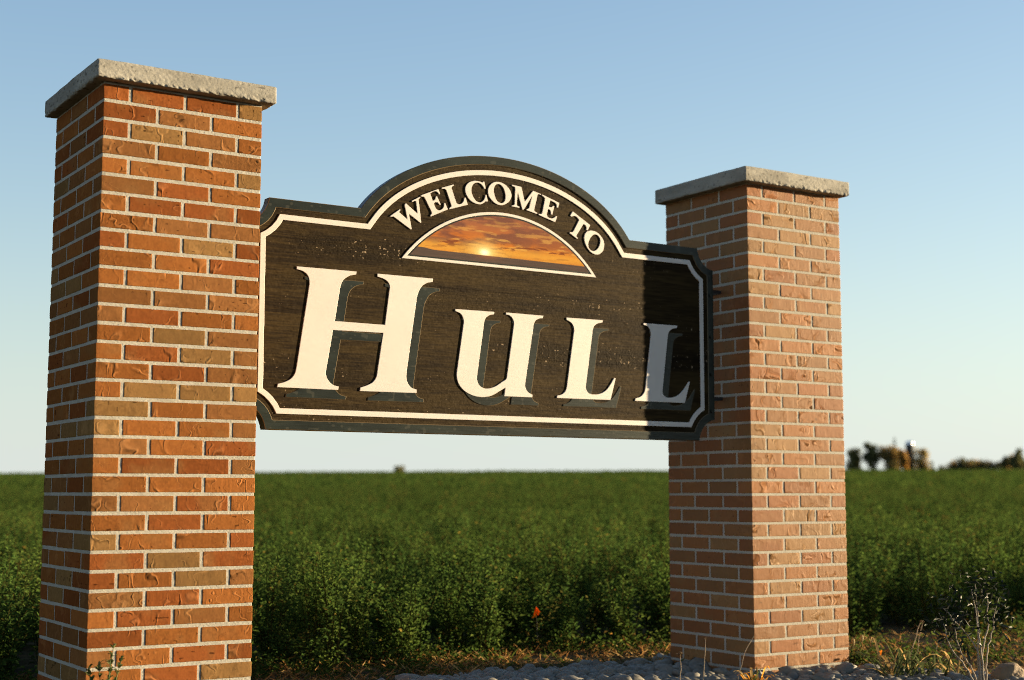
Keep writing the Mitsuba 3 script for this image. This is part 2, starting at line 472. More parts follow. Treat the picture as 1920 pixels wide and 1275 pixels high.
def curved(pts, n=6, corner=42):
    """A closed outline through the points: smooth except where it turns sharply."""
    P = np.asarray(pts, float)
    N = len(P)
    d = np.roll(P, -1, 0) - P
    L = np.linalg.norm(d, axis=1)
    u = d / L[:, None]
    up = np.roll(u, 1, 0)
    turn = np.degrees(np.arccos(np.clip((u * up).sum(1), -1, 1)))
    sharp = turn > corner
    Lp = np.roll(L, 1)
    wgt = np.clip((Lp / (L + Lp) - .25) / .5, 0, 1)[:, None]
    tan = (u * (1 - wgt) + up * wgt) if False else np.where((L > 2.5 * Lp)[:, None], u, np.where((Lp > 2.5 * L)[:, None], up, u + up))
    tan /= np.linalg.norm(tan, axis=1, keepdims=True) + 1e-12
    out = []
    for i in range(N):
        j = (i + 1) % N
        t0 = u[i] if sharp[i] else tan[i]
        t1 = u[i] if sharp[j] else tan[j]
        s = np.linspace(0, 1, n, endpoint=False)[:, None]
        out.append((2 * s**3 - 3 * s**2 + 1) * P[i] + (s**3 - 2 * s**2 + s) * t0 * L[i] + (-2 * s**3 + 3 * s**2) * P[j] + (s**3 - s**2) * t1 * L[i])
    return np.vstack(out)


PX = dict(o=None)


def to_sign(px, y):
    """Measured outline points of the lettering -> places on the sign's face (x, z)."""
    px = np.asarray(px, float)
    d = FWD + (px[:, :1] - 960) / FPX * (math.cos(ROLL) * RIGHT + math.sin(ROLL) * UP) - (px[:, 1:] - 637.5) / FPX * UP2
    P = EYE + d * ((y - EYE[1]) / d[:, 1:2])
    return P[:, [0, 2]]


def glyph(points, origin, scale, y, holes=()):
    f = lambda pp: curved(to_sign(np.asarray(pp, float) / scale + origin, y))
    return Polygon(f(points), [f(h) for h in holes]).buffer(0)


HT = .0042                        # how far the cream letters stand proud
yl = YS - HT
a1 = lambda L: [(x / 4.5556 + 510, z / 4.5556 + 480) for x, z in L]
a2 = lambda L: [(x / 4.5556 + 660, z / 4.5556 + 490) for x, z in L]
Hpts = (a1([(212, 88), (722, 132), (720, 158), (660, 170), (610, 205), (585, 260), (575, 320), (537, 555)])
        + a2([(282, 543), (320, 250), (322, 205), (300, 168), (262, 146), (218, 132), (218, 105), (692, 147), (690, 175), (640, 185), (600, 210), (570, 260), (553, 320), (465, 960), (466, 1005), (480, 1045), (510, 1080), (553, 1095), (550, 1125), (68, 1108), (72, 1078), (130, 1058), (180, 1030), (208, 990), (218, 940), (267, 612)])
        + a1([(522, 632), (462, 980), (463, 1020), (480, 1060), (520, 1100), (570, 1115), (565, 1145), (45, 1120), (50, 1092), (110, 1075), (165, 1045), (195, 1005), (210, 950), (318, 260), (320, 210), (308, 168), (275, 135), (212, 112)]))
big = {
    'letter_h': (glyph(Hpts, (0, 0), 1, yl), .036),
    'letter_u': (glyph([(80, 112), (503, 143), (500, 170), (450, 180), (410, 210), (395, 250), (388, 300), (318, 830), (320, 900), (345, 945), (390, 973), (440, 976), (510, 955), (580, 910), (640, 855), (716, 290), (714, 245), (695, 205), (665, 180), (630, 172), (632, 150), (1038, 185), (1030, 212), (985, 218), (950, 240), (932, 280), (925, 330), (838, 930), (845, 975), (870, 1015), (920, 1045), (915, 1073), (612, 1060), (625, 965), (560, 1005), (480, 1050), (380, 1070), (280, 1055), (190, 1010), (125, 940), (100, 870), (97, 800), (172, 260), (165, 210), (140, 165), (80, 135)], (840, 560), 5.795, yl), .034),
    'letter_l': (glyph([(270, 98), (705, 130), (700, 158), (640, 170), (600, 200), (585, 240), (578, 300), (500, 920), (510, 970), (540, 1005), (600, 1018), (680, 1005), (750, 960), (800, 890), (840, 820), (858, 825), (795, 1085), (155, 1060), (158, 1032), (215, 1015), (255, 980), (275, 920), (360, 260), (350, 195), (320, 155), (270, 125)], (1020, 580), 6.375, yl), .034),
    'letter_l_001': (glyph([(137, 80), (460, 105), (456, 128), (410, 138), (380, 165), (368, 210), (318, 730), (325, 765), (355, 790), (410, 792), (460, 775), (510, 730), (550, 670), (570, 638), (580, 642), (533, 845), (55, 825), (60, 800), (105, 785), (140, 750), (155, 700), (207, 200), (200, 150), (180, 115), (137, 98)], (1180, 590), 5.1, yl), .034),
}
oW, sW, oC, sC, oT, sT = (720, 320), 10.62, (860, 320), 9.6, (1000, 350), 8.5
small = {
    'letter_w': glyph([(120, 905), (320, 765), (327, 785), (300, 825), (470, 975), (412, 680), (435, 648), (670, 858), (640, 610), (605, 605), (562, 624), (552, 600), (718, 516), (724, 540), (688, 568), (742, 1030), (722, 1037), (495, 855), (553, 1162), (530, 1168), (185, 908), (140, 917)], oW, sW, yl),
    'letter_e': glyph([(735, 490), (1080, 363), (1120, 455), (1100, 470), (1062, 425), (1010, 408), (920, 448), (972, 603), (1020, 575), (1036, 512), (1055, 505), (1130, 672), (1110, 682), (1072, 632), (1020, 625), (992, 655), (1045, 765), (1090, 788), (1150, 770), (1192, 720), (1200, 648), (1217, 638), (1273, 770), (930, 912), (924, 890), (955, 855), (945, 810), (815, 545), (790, 518), (748, 516)], oW, sW, yl),
    'letter_l_002': glyph([(1150, 338), (1385, 273), (1391, 295), (1355, 320), (1347, 350), (1440, 635), (1475, 663), (1530, 660), (1580, 620), (1605, 540), (1625, 535), (1670, 677), (1305, 767), (1300, 745), (1342, 715), (1343, 685), (1245, 395), (1210, 360), (1155, 360)], oW, sW, yl),
    'letter_c': glyph([(462, 198), (486, 320), (465, 326), (425, 262), (370, 222), (320, 215), (270, 235), (238, 290), (230, 360), (245, 430), (280, 500), (330, 555), (380, 570), (430, 550), (470, 500), (485, 435), (500, 435), (526, 550), (505, 556), (490, 548), (450, 580), (400, 603), (330, 600), (260, 570), (190, 510), (140, 430), (120, 350), (130, 280), (175, 220), (240, 190), (320, 182), (380, 195), (430, 215), (445, 195)], oC, sC, yl),
    'letter_o': glyph([(690, 200), (760, 212), (840, 255), (910, 330), (950, 420), (940, 500), (890, 570), (820, 610), (750, 620), (680, 600), (610, 545), (555, 470), (530, 390), (540, 310), (580, 245), (630, 210)], oC, sC, yl,
                      [[(715, 240), (760, 258), (800, 300), (830, 370), (845, 450), (840, 520), (815, 565), (765, 583), (710, 560), (670, 505), (645, 435), (632, 370), (640, 300), (665, 255)]]),
    'letter_m': glyph([(960, 252), (1130, 292), (1190, 560), (1340, 362), (1481, 420), (1475, 440), (1440, 418), (1420, 440), (1360, 700), (1368, 732), (1416, 760), (1410, 780), (1224, 712), (1226, 694), (1270, 672), (1325, 450), (1168, 704), (1150, 704), (1065, 385), (1045, 605), (1058, 633), (1096, 650), (1090, 670), (954, 642), (958, 625), (995, 618), (1010, 595), (1020, 320), (1008, 290), (960, 272)], oC, sC, yl),
    'letter_e_001': glyph([(1505, 428), (1812, 580), (1787, 667), (1765, 662), (1765, 612), (1740, 580), (1650, 533), (1622, 648), (1670, 662), (1702, 635), (1722, 635), (1687, 792), (1665, 786), (1658, 730), (1640, 702), (1610, 690), (1585, 790), (1602, 833), (1650, 855), (1710, 850), (1755, 815), (1774, 825), (1737, 927), (1438, 796), (1445, 776), (1490, 780), (1507, 755), (1555, 510), (1543, 480), (1503, 452)], oC, sC, yl),
    'letter_t': glyph([(588, 460), (630, 393), (907, 613), (865, 697), (845, 690), (850, 650), (832, 615), (797, 595), (690, 775), (690, 800), (714, 815), (700, 834), (576, 737), (588, 722), (625, 723), (645, 700), (732, 530), (690, 482), (650, 467), (610, 478)], oT, sT, yl),
    'letter_o_001': glyph([(930, 700), (1000, 720), (1070, 780), (1120, 860), (1130, 940), (1110, 1020), (1060, 1070), (1000, 1082), (940, 1060), (880, 1000), (835, 920), (815, 840), (820, 770), (850, 720), (890, 702)], oT, sT, yl,
                          [[(980, 760), (1030, 780), (1060, 820), (1068, 880), (1050, 950), (1010, 1005), (960, 1025), (920, 1015), (885, 970), (875, 920), (885, 870), (915, 810), (945, 775)]]),
}
# board: brown field, planks behind the raised work, dark green rim, cream line
add(f'{KEY}__board', plate(inset(.0), YS, YS + .045), 'm_wood')
add(f'{KEY}__rim', plate(inset(-.0015).difference(inset(.037)), YS - .0052, YS + .043, .0022), 'm_green')
labels[f'{KEY}__rim'] = {'label': 'dark green raised rim around the sign'}
add(f'{KEY}__border_line', plate(inset(.061).difference(inset(.0835)), YS - .004, YS + .002, .0010), 'm_white')
labels[f'{KEY}__border_line'] = {'label': 'thin cream raised line following the rim'}
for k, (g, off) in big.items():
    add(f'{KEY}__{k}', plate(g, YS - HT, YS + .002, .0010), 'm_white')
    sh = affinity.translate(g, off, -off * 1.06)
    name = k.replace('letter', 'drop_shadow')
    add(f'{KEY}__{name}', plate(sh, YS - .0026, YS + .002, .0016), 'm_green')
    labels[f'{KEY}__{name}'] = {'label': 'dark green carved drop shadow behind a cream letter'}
for k, g in small.items():
    add(f'{KEY}__{k}', plate(g, YS - HT, YS + .002, .0008), 'm_white')
# the half-round sunset panel
pl, pr_, pt = to_sign([(753, 483.5)], yl)[0], to_sign([(1118, 520.6)], yl)[0], to_sign([(931, 397.5)], yl)[0]
pa, ph, pc, pz = (pr_[0] - pl[0]) / 2, pt[1] - (pl[1] + pr_[1]) / 2, (pr_[0] + pl[0]) / 2, (pl[1] + pr_[1]) / 2
PIC.update(x=float(pc), z=float(pz) + .016, a=float(pa) - .03, h=float(ph) - .034)
# the segment of a circle
tt = np.linspace(1, -1, 73) * pa
pR = (pa * pa + ph * ph) / (2 * ph)
pan = Polygon(np.stack([pc + tt, pz + np.sqrt(pR * pR - tt * tt) - (pR - ph)], 1))
fr = pan.difference(pan.buffer(-.0125, join_style='mitre', mitre_limit=3))
add(f'{KEY}__picture_frame', plate(fr, YS - .0043, YS + .002, .0010), 'm_white')
labels[f'{KEY}__picture_frame'] = {'label': 'cream frame of the half-round picture'}
add(f'{KEY}__picture_edge', plate(pan.buffer(-.012, join_style='mitre', mitre_limit=3), YS - .0028, YS + .002), 'm_green')
add(f'{KEY}__picture', plate(pan.buffer(-.0185, join_style='mitre', mitre_limit=3), YS - .0036, YS + .001), 'm_print')
labels[f'{KEY}__picture'] = {'label': 'printed orange sunset over water'}
for i, z in enumerate((1.235, 1.41, 1.59, 1.79)):
    for s in (-1, 1):
        b = trimesh.creation.cylinder(radius=.008, height=.008, sections=14)
        b.apply_transform(trimesh.transformations.rotation_matrix(math.pi / 2, [1, 0, 0]))
        b.apply_translation([SC + s * 1.177, YS - .009, z])
        add(f'{KEY}__{numbered("bolt", 2 * i + (s > 0))}', b, 'm_green', smooth=30)
# steel angles that hold the board to the pillars, behind it
n = 0
for x0, x1 in ((W - .001, SC - HW + .22), (SC + HW - .22, X2 + .001)):
    for z in (1.30, 1.82):
        b = join([trimesh.creation.box([x1 - x0, .006, .016]).apply_translation([(x0 + x1) / 2, YS + .049, z]),
                  trimesh.creation.box([.006, .10, .016]).apply_translation([x0 + .003 if x0 < 1 else x1 - .003, YS + .103, z])])
        add(f'{KEY}__{numbered("bracket", n)}', b, 'm_black')
        n += 1

# ---------------------------------------------------------------- leaves and grass: materials
VC = {'type': 'mesh_attribute', 'name': 'vertex_color'}
scene['m_leaf'] = {'type': 'principledthin', 'base_color': VC, 'roughness': .5, 'diff_trans': .8, 'eta': 1.4}
mat('m_tinted', VC, .8, .2)
mat('m_dark_leaf', VC, .55, .12)


def paint(n, cols, weights, r, var=.25):
    """A colour per piece, picked from a few kinds and varied a little."""
    c = np.asarray(cols)[r.choice(len(cols), n, p=np.asarray(weights) / np.sum(weights))]
    return c * (1 + var * r.normal(0, 1, (n, 1))).clip(.35, 1.9)


# ---------------------------------------------------------------- the crop field
GREEN = [(.028, .053, .013), (.044, .073, .015), (.070, .095, .021), (.080, .055, .016), (.24, .12, .025)]


def crop_patch(key, size, stems, per, leaf, height, seed, group):
    r = np.random.default_rng(seed)
    crowns = max(stems // group, 1)
    q = int(math.ceil(math.sqrt(crowns)))
    cell = size / q
    cx, cy = [a.ravel() for a in np.meshgrid((np.arange(q) + .5) * cell - size / 2, (np.arange(q) + .5) * cell - size / 2)]
    cx, cy = cx + r.normal(0, cell * .22, q * q), cy + r.normal(0, cell * .22, q * q)
    ch = r.uniform(.62, 1.18, q * q) if leaf < .1 else r.uniform(.85, 1.05, q * q)
    own = r.integers(0, q * q, stems)
    aim = r.uniform(0, 2 * math.pi, stems)
    bx, by = cx[own] + .02 * np.cos(aim), cy[own] + .02 * np.sin(aim)
    h = height * ch[own] * r.uniform(.72, 1.1, stems)
    lean = np.stack([np.cos(aim), np.sin(aim)], 1) * (cell * r.uniform(.05, .62, stems))[:, None]
    n = stems * per
    s = np.repeat(np.arange(stems), per)
    u = r.beta(1.25, 1.1, n)
    a = r.uniform(0, 2 * math.pi, n)
    out = np.stack([np.cos(a), np.sin(a), r.uniform(-.1, .9, n)], 1)
    spread = r.uniform(.01, .05, n) * (height / .5) * (1.25 - .7 * u) * (1 + 4 * (leaf > .06))
    c = np.stack([bx[s] + lean[s, 0] * u ** 2, by[s] + lean[s, 1] * u ** 2, h[s] * u], 1) + out * spread[:, None] * [1, 1, .4]
    L = leaf * r.uniform(.7, 1.3, n)
    v, f = leaves(c, out, rand_dirs(n, r, .2, 1), L, L * r.uniform(.42, .62, n), .2)
    tone = paint(stems, GREEN[:4], [4, 5, 2, .25], r, .12)[s]
    odd = paint(n, GREEN, [5, 5, 2, .25, .12], r, .18)
    col = np.repeat(.6 * tone + .4 * odd, 4, 0) * (1.4 if leaf < .03 else 1.05)
    if leaf < .06:
        st = []
        for i in range(0, stems, 1 if leaf < .03 else 2):
            p = np.array([[bx[i], by[i], -.03], [bx[i] + lean[i, 0] * .3, by[i] + lean[i, 1] * .3, h[i] * .55], [bx[i] + lean[i, 0], by[i] + lean[i, 1], h[i] * .98]])
            st.append(tube(p, [.0028, .0022, .0012], 3))
        m = join(st)
        f = np.vstack([f, np.array(m.faces) + len(v)])
        v = np.vstack([v, m.vertices])
        col = np.vstack([col, np.tile([[.050, .045, .014]], (len(m.vertices), 1))])
    scene[key] = {'type': 'shapegroup', 'crop': mikit.ply((v, f), 'm_leaf', smooth=False, color=col)}


for k in range(4):
    crop_patch(f'near_patch_{k}', 1.12, 128, 72, .024, .47, 100 + k, 8)
    crop_patch(f'edge_patch_{k}', .60, 28, 60, .024, .36, 150 + k, 7)
    crop_patch(f'middle_patch_{k}', 2.2, 256, 16, .044, .48, 200 + k, 4)
    crop_patch(f'far_patch_{k}', 6.4, 720, 6, .12, .46, 300 + k, 2)
n_crop = 0


def edge_y(x):
    return np.interp(x, [-3, 0, 1.6, 3.2, 4.2, 5.3, 7, 10], [1.75, 1.70, 1.52, 1.62, 1.42, 1.12, .9, .7])


def put_patch(kind, x, y, r, scale=1.0):
    global n_crop
    n_crop += 1
    scene[f'alfalfa_crop__{n_crop:03d}'] = {'type': 'instance', 'shapegroup': {'type': 'ref', 'id': f'{kind}_patch_{r.integers(4)}'},
        'to_world': T().translate([float(x), float(y), float(ground_z(x, y))]).rotate([0, 0, 1], float(r.integers(4) * 90 + r.normal(0, 6))).scale([1, 1, float(scale * r.uniform(.9, 1.1))])}


r = np.random.default_rng(41)
for x in np.arange(-3.0, 9.0, .36):                       # ragged smaller plants along the field's edge
    put_patch('edge', x, float(edge_y(x)) + .17 + r.normal(0, .10), r, r.uniform(.5, 1.15))
for x in np.arange(-6, 26, 1.0):
    for j in range(22):
        y = float(edge_y(x)) + .50 + j + .14 * math.sin(2.3 * x) + .10 * math.sin(5.1 * x + 1)
        t, l = q2d(np.array([x, y]))
        if t < 17.6 and abs(l) < .355 * t + 1.7:
            put_patch('near', x, y + r.normal(0, .04), r)
for t in np.arange(18.0, 46, 2.0):
    for l in np.arange(-20, 20.1, 2.0):
        if abs(l) < .355 * t + 3.0:
            put_patch('middle', *ahead(t, l), r)
for t in np.arange(48.5, 148, 6.0):
    for l in np.arange(-66, 66.1, 6.0):
        if abs(l) < .355 * t + 8:
            put_patch('far', *ahead(t, l), r)
lab('alfalfa_crop', 'dense green leafy crop filling the field behind the sign', 'crop', kind='stuff')

# ---------------------------------------------------------------- dry grass strip
r = np.random.default_rng(51)
N = 19000
gx = r.uniform(-1.2, 6.6, N)
g0 = np.interp(gx, [0, 2.6, 3.1, 3.74, 3.75, 4.6], [.66, .68, .5, .45, -.30, -1.0])
gy = g0 + (edge_y(gx) + .08 - g0) * r.random(N)
thick = meshkit.fbm(np.stack([gx * 3, gy * 5, gx * 0], 1), 3, 9)
keep = thick > r.uniform(.2, .62, N)
gx, gy = gx[keep], gy[keep]
N = len(gx)
dirs = rand_dirs(N, r, .0, .8)
L = r.uniform(.03, .105, N)
v, f = leaves(np.stack([gx, gy, ground_z(gx, gy) - .004], 1), dirs, np.tile([[0, 0, 1.]], (N, 1)) + r.normal(0, .3, (N, 3)), L, r.uniform(.0025, .005, N), .15)
col = np.repeat(paint(N, [(.34, .19, .07), (.22, .11, .038), (.40, .27, .12), (.07, .095, .02)], [4, 3, 2, 4], r, .2), 4, 0)
add('dry_grass', (v, f), 'm_leaf', color=col)
lab('dry_grass', 'tan dry grass strip between the gravel and the crop', 'grass', kind='stuff')
# low green weeds in that strip
r = np.random.default_rng(52)
N = 14000
c0 = np.stack([r.uniform(-.6, 6.4, 150), np.zeros(150)], 1)
c0[:, 1] = np.where(c0[:, 0] < 3.74, edge_y(c0[:, 0]) - r.random(150) ** 1.5 * .5, r.uniform(-.3, 1.0, 150))
w = r.integers(0, 150, N)
px_ = c0[w] + r.normal(0, .055, (N, 2))
px_ = np.stack([px_[:, 0], np.where(px_[:, 0] < 3.74, np.maximum(px_[:, 1], .8), px_[:, 1])], 1)
d = rand_dirs(N, r, .0, .8)
L = r.uniform(.012, .032, N)
v, f = leaves(np.stack([px_[:, 0], px_[:, 1], ground_z(px_[:, 0], px_[:, 1]) + r.gamma(2, .022, N)], 1), d, rand_dirs(N, r, .3, 1), L, L * .5, .2)
add('low_weeds', (v, f), 'm_leaf', color=np.repeat(paint(N, GREEN, [3, 4, 3, 1, .3], r), 4, 0))
lab('low_weeds', 'low green weeds growing through the dry grass', 'weeds', kind='stuff')

# ---------------------------------------------------------------- gravel bed of river stones
gx, gy = np.meshgrid(np.linspace(1.35, 3.95, 78), np.linspace(-.95, .66, 36), indexing='ij')
gxx = gx + (gy - .1) * .0
gyy = gy + (gy > .9) * .06 * (meshkit.noise(np.stack([gx * 5, gy * 0, gy * 0], -1), 3) - .5)
gv = np.stack([gxx, gyy, ground_z(gxx, gyy) + .004], -1).reshape(-1, 3)
i = np.arange(78 * 36).reshape(78, 36)
gf = np.stack([i[:-1, :-1], i[1:, :-1], i[1:, 1:], i[:-1, 1:]], -1).reshape(-1, 4)
mat('m_grit', proc(lambda p, n, uv: mix(mi.Color3f(.035, .032, .028), mi.Color3f(.10, .09, .075), noise(p.x * 120, p.y * 120, 3))), .95, .1)
add('gravel_bed', (gv, gf), 'm_grit', smooth=True)
lab('gravel_bed', 'bed of rounded grey river gravel around the pillar', kind='structure')
STONE = [(.125, .115, .095), (.075, .070, .062), (.24, .21, .16), (.17, .125, .08), (.042, .039, .035)]


def stone_tex(base):
    b = [float(x) for x in base]
    return lambda p, n, uv: mi.Color3f(*b) * (.72 + .56 * fbm(p.x * 55, p.y * 55, p.z * 55, octaves=3))


for k, cbase in enumerate(STONE):
    mat(f'm_stone_{k}', proc(stone_tex(cbase)), .6, .4)


def stone_mesh(seed, sub):
    m = trimesh.creation.icosphere(subdivisions=sub, radius=1)
    v = np.array(m.vertices)
    v *= (1 + .95 * (meshkit.fbm(v * 1.25 + seed * 9.1, 2, seed) - .5))[:, None]
    return (v, np.array(m.faces))


FINE = [stone_mesh(k, 2) for k in range(7)]
ROUGH = [stone_mesh(k, 1) for k in range(7)]
PROTO = {(k, j): mikit.ply(FINE[k], f'm_stone_{j}', smooth=True) for k in range(7) for j in range(5)}
r = np.random.default_rng(61)
spots = []
sp = .042
for a in np.arange(1.42, 5.1, sp):
    for b in np.arange(-.95, .80, sp * .92):
        x, y = a + r.normal(0, .013) + (sp / 2 if int(b / sp) % 2 else 0), b + r.normal(0, .013)
        if X2 - .02 < x < X2 + W + .02 and Y2 - .02 < y < Y2 + W + .02:
            continue
        if y > (.71 if x < 2.6 else .71 - .4 * (x - 2.6)) + .03 * math.sin(x * 7) + .03 * r.random() and x < X2 or x + .6 * y < 1.75 + .2 * r.random() or (x > X2 + .3 and y > .02 - 1.3 * (x - 3.45) + .12 * r.normal()):
            continue
        spots.append((x, y, float(r.choice([0, 0, .010]))))
spots = np.array(spots)


def project(P):
    d = np.asarray(P) - EYE
    z = d @ FWD
    return 960 + FPX * (d @ RIGHT) / z, 637.5 - FPX * (d @ UP2) / z, z


uu, vv, zz = project(np.stack([spots[:, 0], spots[:, 1], spots[:, 2] + .02], 1))
inside = (vv < 1300) & (uu > 470) & (uu < 1930) & ~((uu > 1405) & (uu < 1590) & (spots[:, 1] > Y2))
order = np.argsort(np.where(inside, zz, 1e3 + zz))
sizes = r.gamma(7, .0039, len(spots)).clip(.013, .052)
rest, nst = [], 0
for q in order:
    x, y, up = spots[q]
    sx, sy, sz = sizes[q] * r.uniform(.85, 1.25), sizes[q] * r.uniform(.8, 1.1), sizes[q] * r.uniform(.5, .75)
    M = T().translate([float(x), float(y), float(ground_z(x, y)) + float(up) + sz * .30]).rotate([0, 0, 1], float(r.uniform(0, 360))).rotate([1, 0, 0], float(r.normal(0, 14))).scale([float(sx), float(sy), float(sz)])
    k, j = int(r.integers(7)), int(r.choice(5, p=[.32, .25, .18, .10, .15]))
    if inside[q] and nst < 295:
        scene[f'gravel_bed__{numbered("stone", nst)}'] = {**PROTO[k, j], 'to_world': M}
        nst += 1
    else:
        Mm = np.array(M.matrix, float)
        rest.append((ROUGH[k][0] @ Mm[:3, :3].T + Mm[:3, 3], ROUGH[k][1]))
v = np.vstack([a for a, _ in rest])
off = np.cumsum([0] + [len(a) for a, _ in rest[:-1]])
add('gravel_bed__stones', (v, np.vstack([b + o for (_, b), o in zip(rest, off)])), 'm_stone_0', smooth=True)
labels['gravel_bed__stones'] = {'kind': 'stuff'}

# ---------------------------------------------------------------- small plants near the pillars
def strap(base, az, length, width, rise, r, seg=7):
    """A long drooping leaf of some breadth, as a folded ribbon."""
    t = np.linspace(0, 1, seg)
    out = np.array([math.cos(az), math.sin(az), 0])
    p = base + out * (length * t * (1 - .15 * t))[:, None] * (1.2 - rise) + np.array([0, 0, 1.]) * (length * rise * (t * 1.25 - .75 * t ** 2.4))[:, None]
    side = np.array([-math.sin(az), math.cos(az), 0]) + r.normal(0, .15, 3)
    wd = width * np.sin(np.pi * (.18 + .80 * t)) ** .8
    v = np.vstack([p - side * wd[:, None] / 2 + [0, 0, .15 * width], p, p + side * wd[:, None] / 2 + [0, 0, .15 * width]])
    i = np.arange(seg - 1)
    f = np.vstack([np.stack([i + a, i + 1 + a, i + seg + 1 + a, i + seg + a], 1) for a in (0, seg)])
    return v, np.vstack([f[:, [0, 1, 2]], f[:, [0, 2, 3]]])


def ribbons(key, items, cols, m='m_leaf'):
    vs, fs, cs, k = [], [], [], 0
    for (v, f), c in zip(items, cols):
        vs.append(v), fs.append(f + k), cs.append(np.tile(c, (len(v), 1)))
        k += len(v)
    add(key, (np.vstack(vs), np.vstack(fs)), m, color=np.vstack(cs))


def gz(x, y):
    return float(ground_z(x, y))


def stalk(key, pts, rad, label, group, head=.011, bracts=9, seed=0):
    """A dead flower stalk: bare stem with a ragged seed head."""
    r = np.random.default_rng(seed)
    t = np.linspace(0, 1, 9)
    P = np.asarray(pts, float)
    path = (1 - t)[:, None] ** 2 * P[0] + 2 * (t * (1 - t))[:, None] * P[1] + t[:, None] ** 2 * P[2]
    path += r.normal(0, .0015, path.shape)
    m = tube(path, rad * np.linspace(1, .65, 9), 6)
    lab(key, label, 'flower stalk', group)
    add(f'{key}__stem', m, 'm_tinted', smooth=True, color=np.tile([[.25, .19, .13]], (len(m.vertices), 1)))
    d = rand_dirs(bracts, r, .1, 1.)
    items = [strap(path[-1] - [0, 0, .004], r.uniform(0, 6.28), head * r.uniform(1.1, 2.2), head * .7, r.uniform(.5, 1), r, 4) for _ in range(bracts)]
    ribbons(f'{key}__seed_head', items, paint(bracts, [(.20, .13, .07), (.12, .075, .04), (.28, .19, .10)], [2, 2, 1], r), 'm_tinted')


G1 = 'dead flower stalks'
stalk('flower_stalk', [(2.44, -.24, gz(2.44, -.24)), (2.46, -.25, .09), (2.452, -.25, .165)], .0026, 'dry stalk with a brown ragged seed head, leftmost by the paler pillar', G1, .017, 14, 1)
stalk('flower_stalk_001', [(2.575, -.25, gz(2.57, -.25)), (2.582, -.25, .13), (2.593, -.25, .222)], .0026, 'straight pale dry stalk before the shaded face of the paler pillar', G1, .008, 7, 2)
stalk('flower_stalk_002', [(2.765, -.25, gz(2.76, -.25)), (2.79, -.25, .16), (2.868, -.25, .218)], .0020, 'thin dry stalk curving right across the corner of the paler pillar', G1, .006, 4, 3)
stalk('flower_stalk_003', [(4.12, .0, gz(4.12, 0)), (4.155, .0, .1), (4.212, .0, .202)], .0030, 'leaning dry stalk with a forked top, right of the paler pillar', G1, .013, 10, 4)
stalk('flower_stalk_004', [(4.20, .02, gz(4.2, 0)), (4.215, .02, .12), (4.255, .02, .200)], .0024, 'thinner dry stalk right behind the leaning stalk', G1, .010, 8, 5)


def lily(key, x, y, n, length, cols, wts, label, seed, spread=.03, width=.013):
    r = np.random.default_rng(seed)
    items = [strap(np.array([x + r.normal(0, spread), y + r.normal(0, spread), gz(x, y) - .01]), r.uniform(0, 6.28), length * r.uniform(.6, 1.2), width * r.uniform(.7, 1.3), r.uniform(.45, .92), r) for _ in range(n)]
    ribbons(key, items, paint(n, cols, wts, r, .2))
    lab(key, label, 'daylily', 'daylily clumps')


TAN, ORANGE, STRAP = (.36, .24, .10), (.62, .27, .035), (.045, .068, .018)
lily('daylily', 2.87, -.27, 38, .19, [TAN, ORANGE, STRAP], [3, 4, 1.5], 'withered orange and tan daylily leaves at the corner of the paler pillar', 71)
lily('daylily_001', 3.60, -.42, 44, .34, [(.06, .075, .03), (.09, .105, .045), TAN], [5, 3, 1.5], 'green strap leaved daylily clump, the left one of the two right of the paler pillar', 72, .05)
lily('daylily_002', 3.80, -.50, 34, .25, [(.06, .075, .03), (.09, .105, .045), TAN], [5, 3, 1.6], 'green daylily clump just left of the bare stemmed shrub', 73, .06)
lily('daylily_003', 2.52, -.23, 14, .09, [TAN, ORANGE, (.16, .10, .05)], [3, 3, 2], 'small yellow and tan withered daylily in the shaded gravel', 74, .03, .010)

# budded plant by the right face of the paler pillar
r = np.random.default_rng(75)
KB = 'budded_plant'
lab(KB, 'pale green stems with tan buds beside the sunlit foot of the paler pillar', 'plant')
for n_, (bx, by, hx, hz) in enumerate([(3.83, .12, -.03, .125), (3.86, .14, .02, .095), (3.85, .11, .06, .115), (3.88, .10, .085, .085), (3.84, .13, .0, .07)]):
    p = np.array([[bx, by, gz(bx, by)], [bx + hx * .4, by, hz * .6], [bx + hx, by, hz]])
    m = tube(p, [.004, .0035, .003], 6)
    add(f'{KB}__{numbered("stem", n_)}', m, 'm_tinted', smooth=True, color=np.tile([[.09, .10, .035]], (len(m.vertices), 1)))
    bud = trimesh.creation.icosphere(subdivisions=2, radius=1)
    bud.apply_scale([.008, .008, .020])
    bud.apply_translation(p[-1] + [0, 0, .014])
    add(f'{KB}__{numbered("bud", n_)}', bud, 'm_tinted', smooth=True, color=np.tile([[.22, .17, .075]], (len(bud.vertices), 1)))
items = [strap(np.array([3.85 + r.normal(0, .02), .12, gz(3.85, .12)]), r.uniform(0, 6.28), r.uniform(.06, .13), .016, r.uniform(.5, .9), r) for _ in range(30)]
ribbons(f'{KB}__foliage', items, paint(30, [(.06, .075, .03), (.10, .115, .045)], [2, 2], r))
# a single orange dried leaf standing up
KO = 'orange_leaf'
lab(KO, 'upright orange withered leaf on a short stem right of the paler pillar', 'leaf')
m = tube([(3.925, .0, gz(3.92, 0) - .01), (3.922, .0, .03), (3.918, .0, .058)], [.002, .002, .0015], 5)
add(f'{KO}__stem', m, 'm_tinted', color=np.tile([[.2, .12, .05]], (len(m.vertices), 1)))
r = np.random.default_rng(76)
ribbons(f'{KO}__blade', [strap(np.array([3.915, .0, .050]), 2.6, .052, .030, .97, r), strap(np.array([3.92, .004, .050]), .3, .044, .022, .95, r)], [(.58, .17, .015), (.50, .13, .012)])

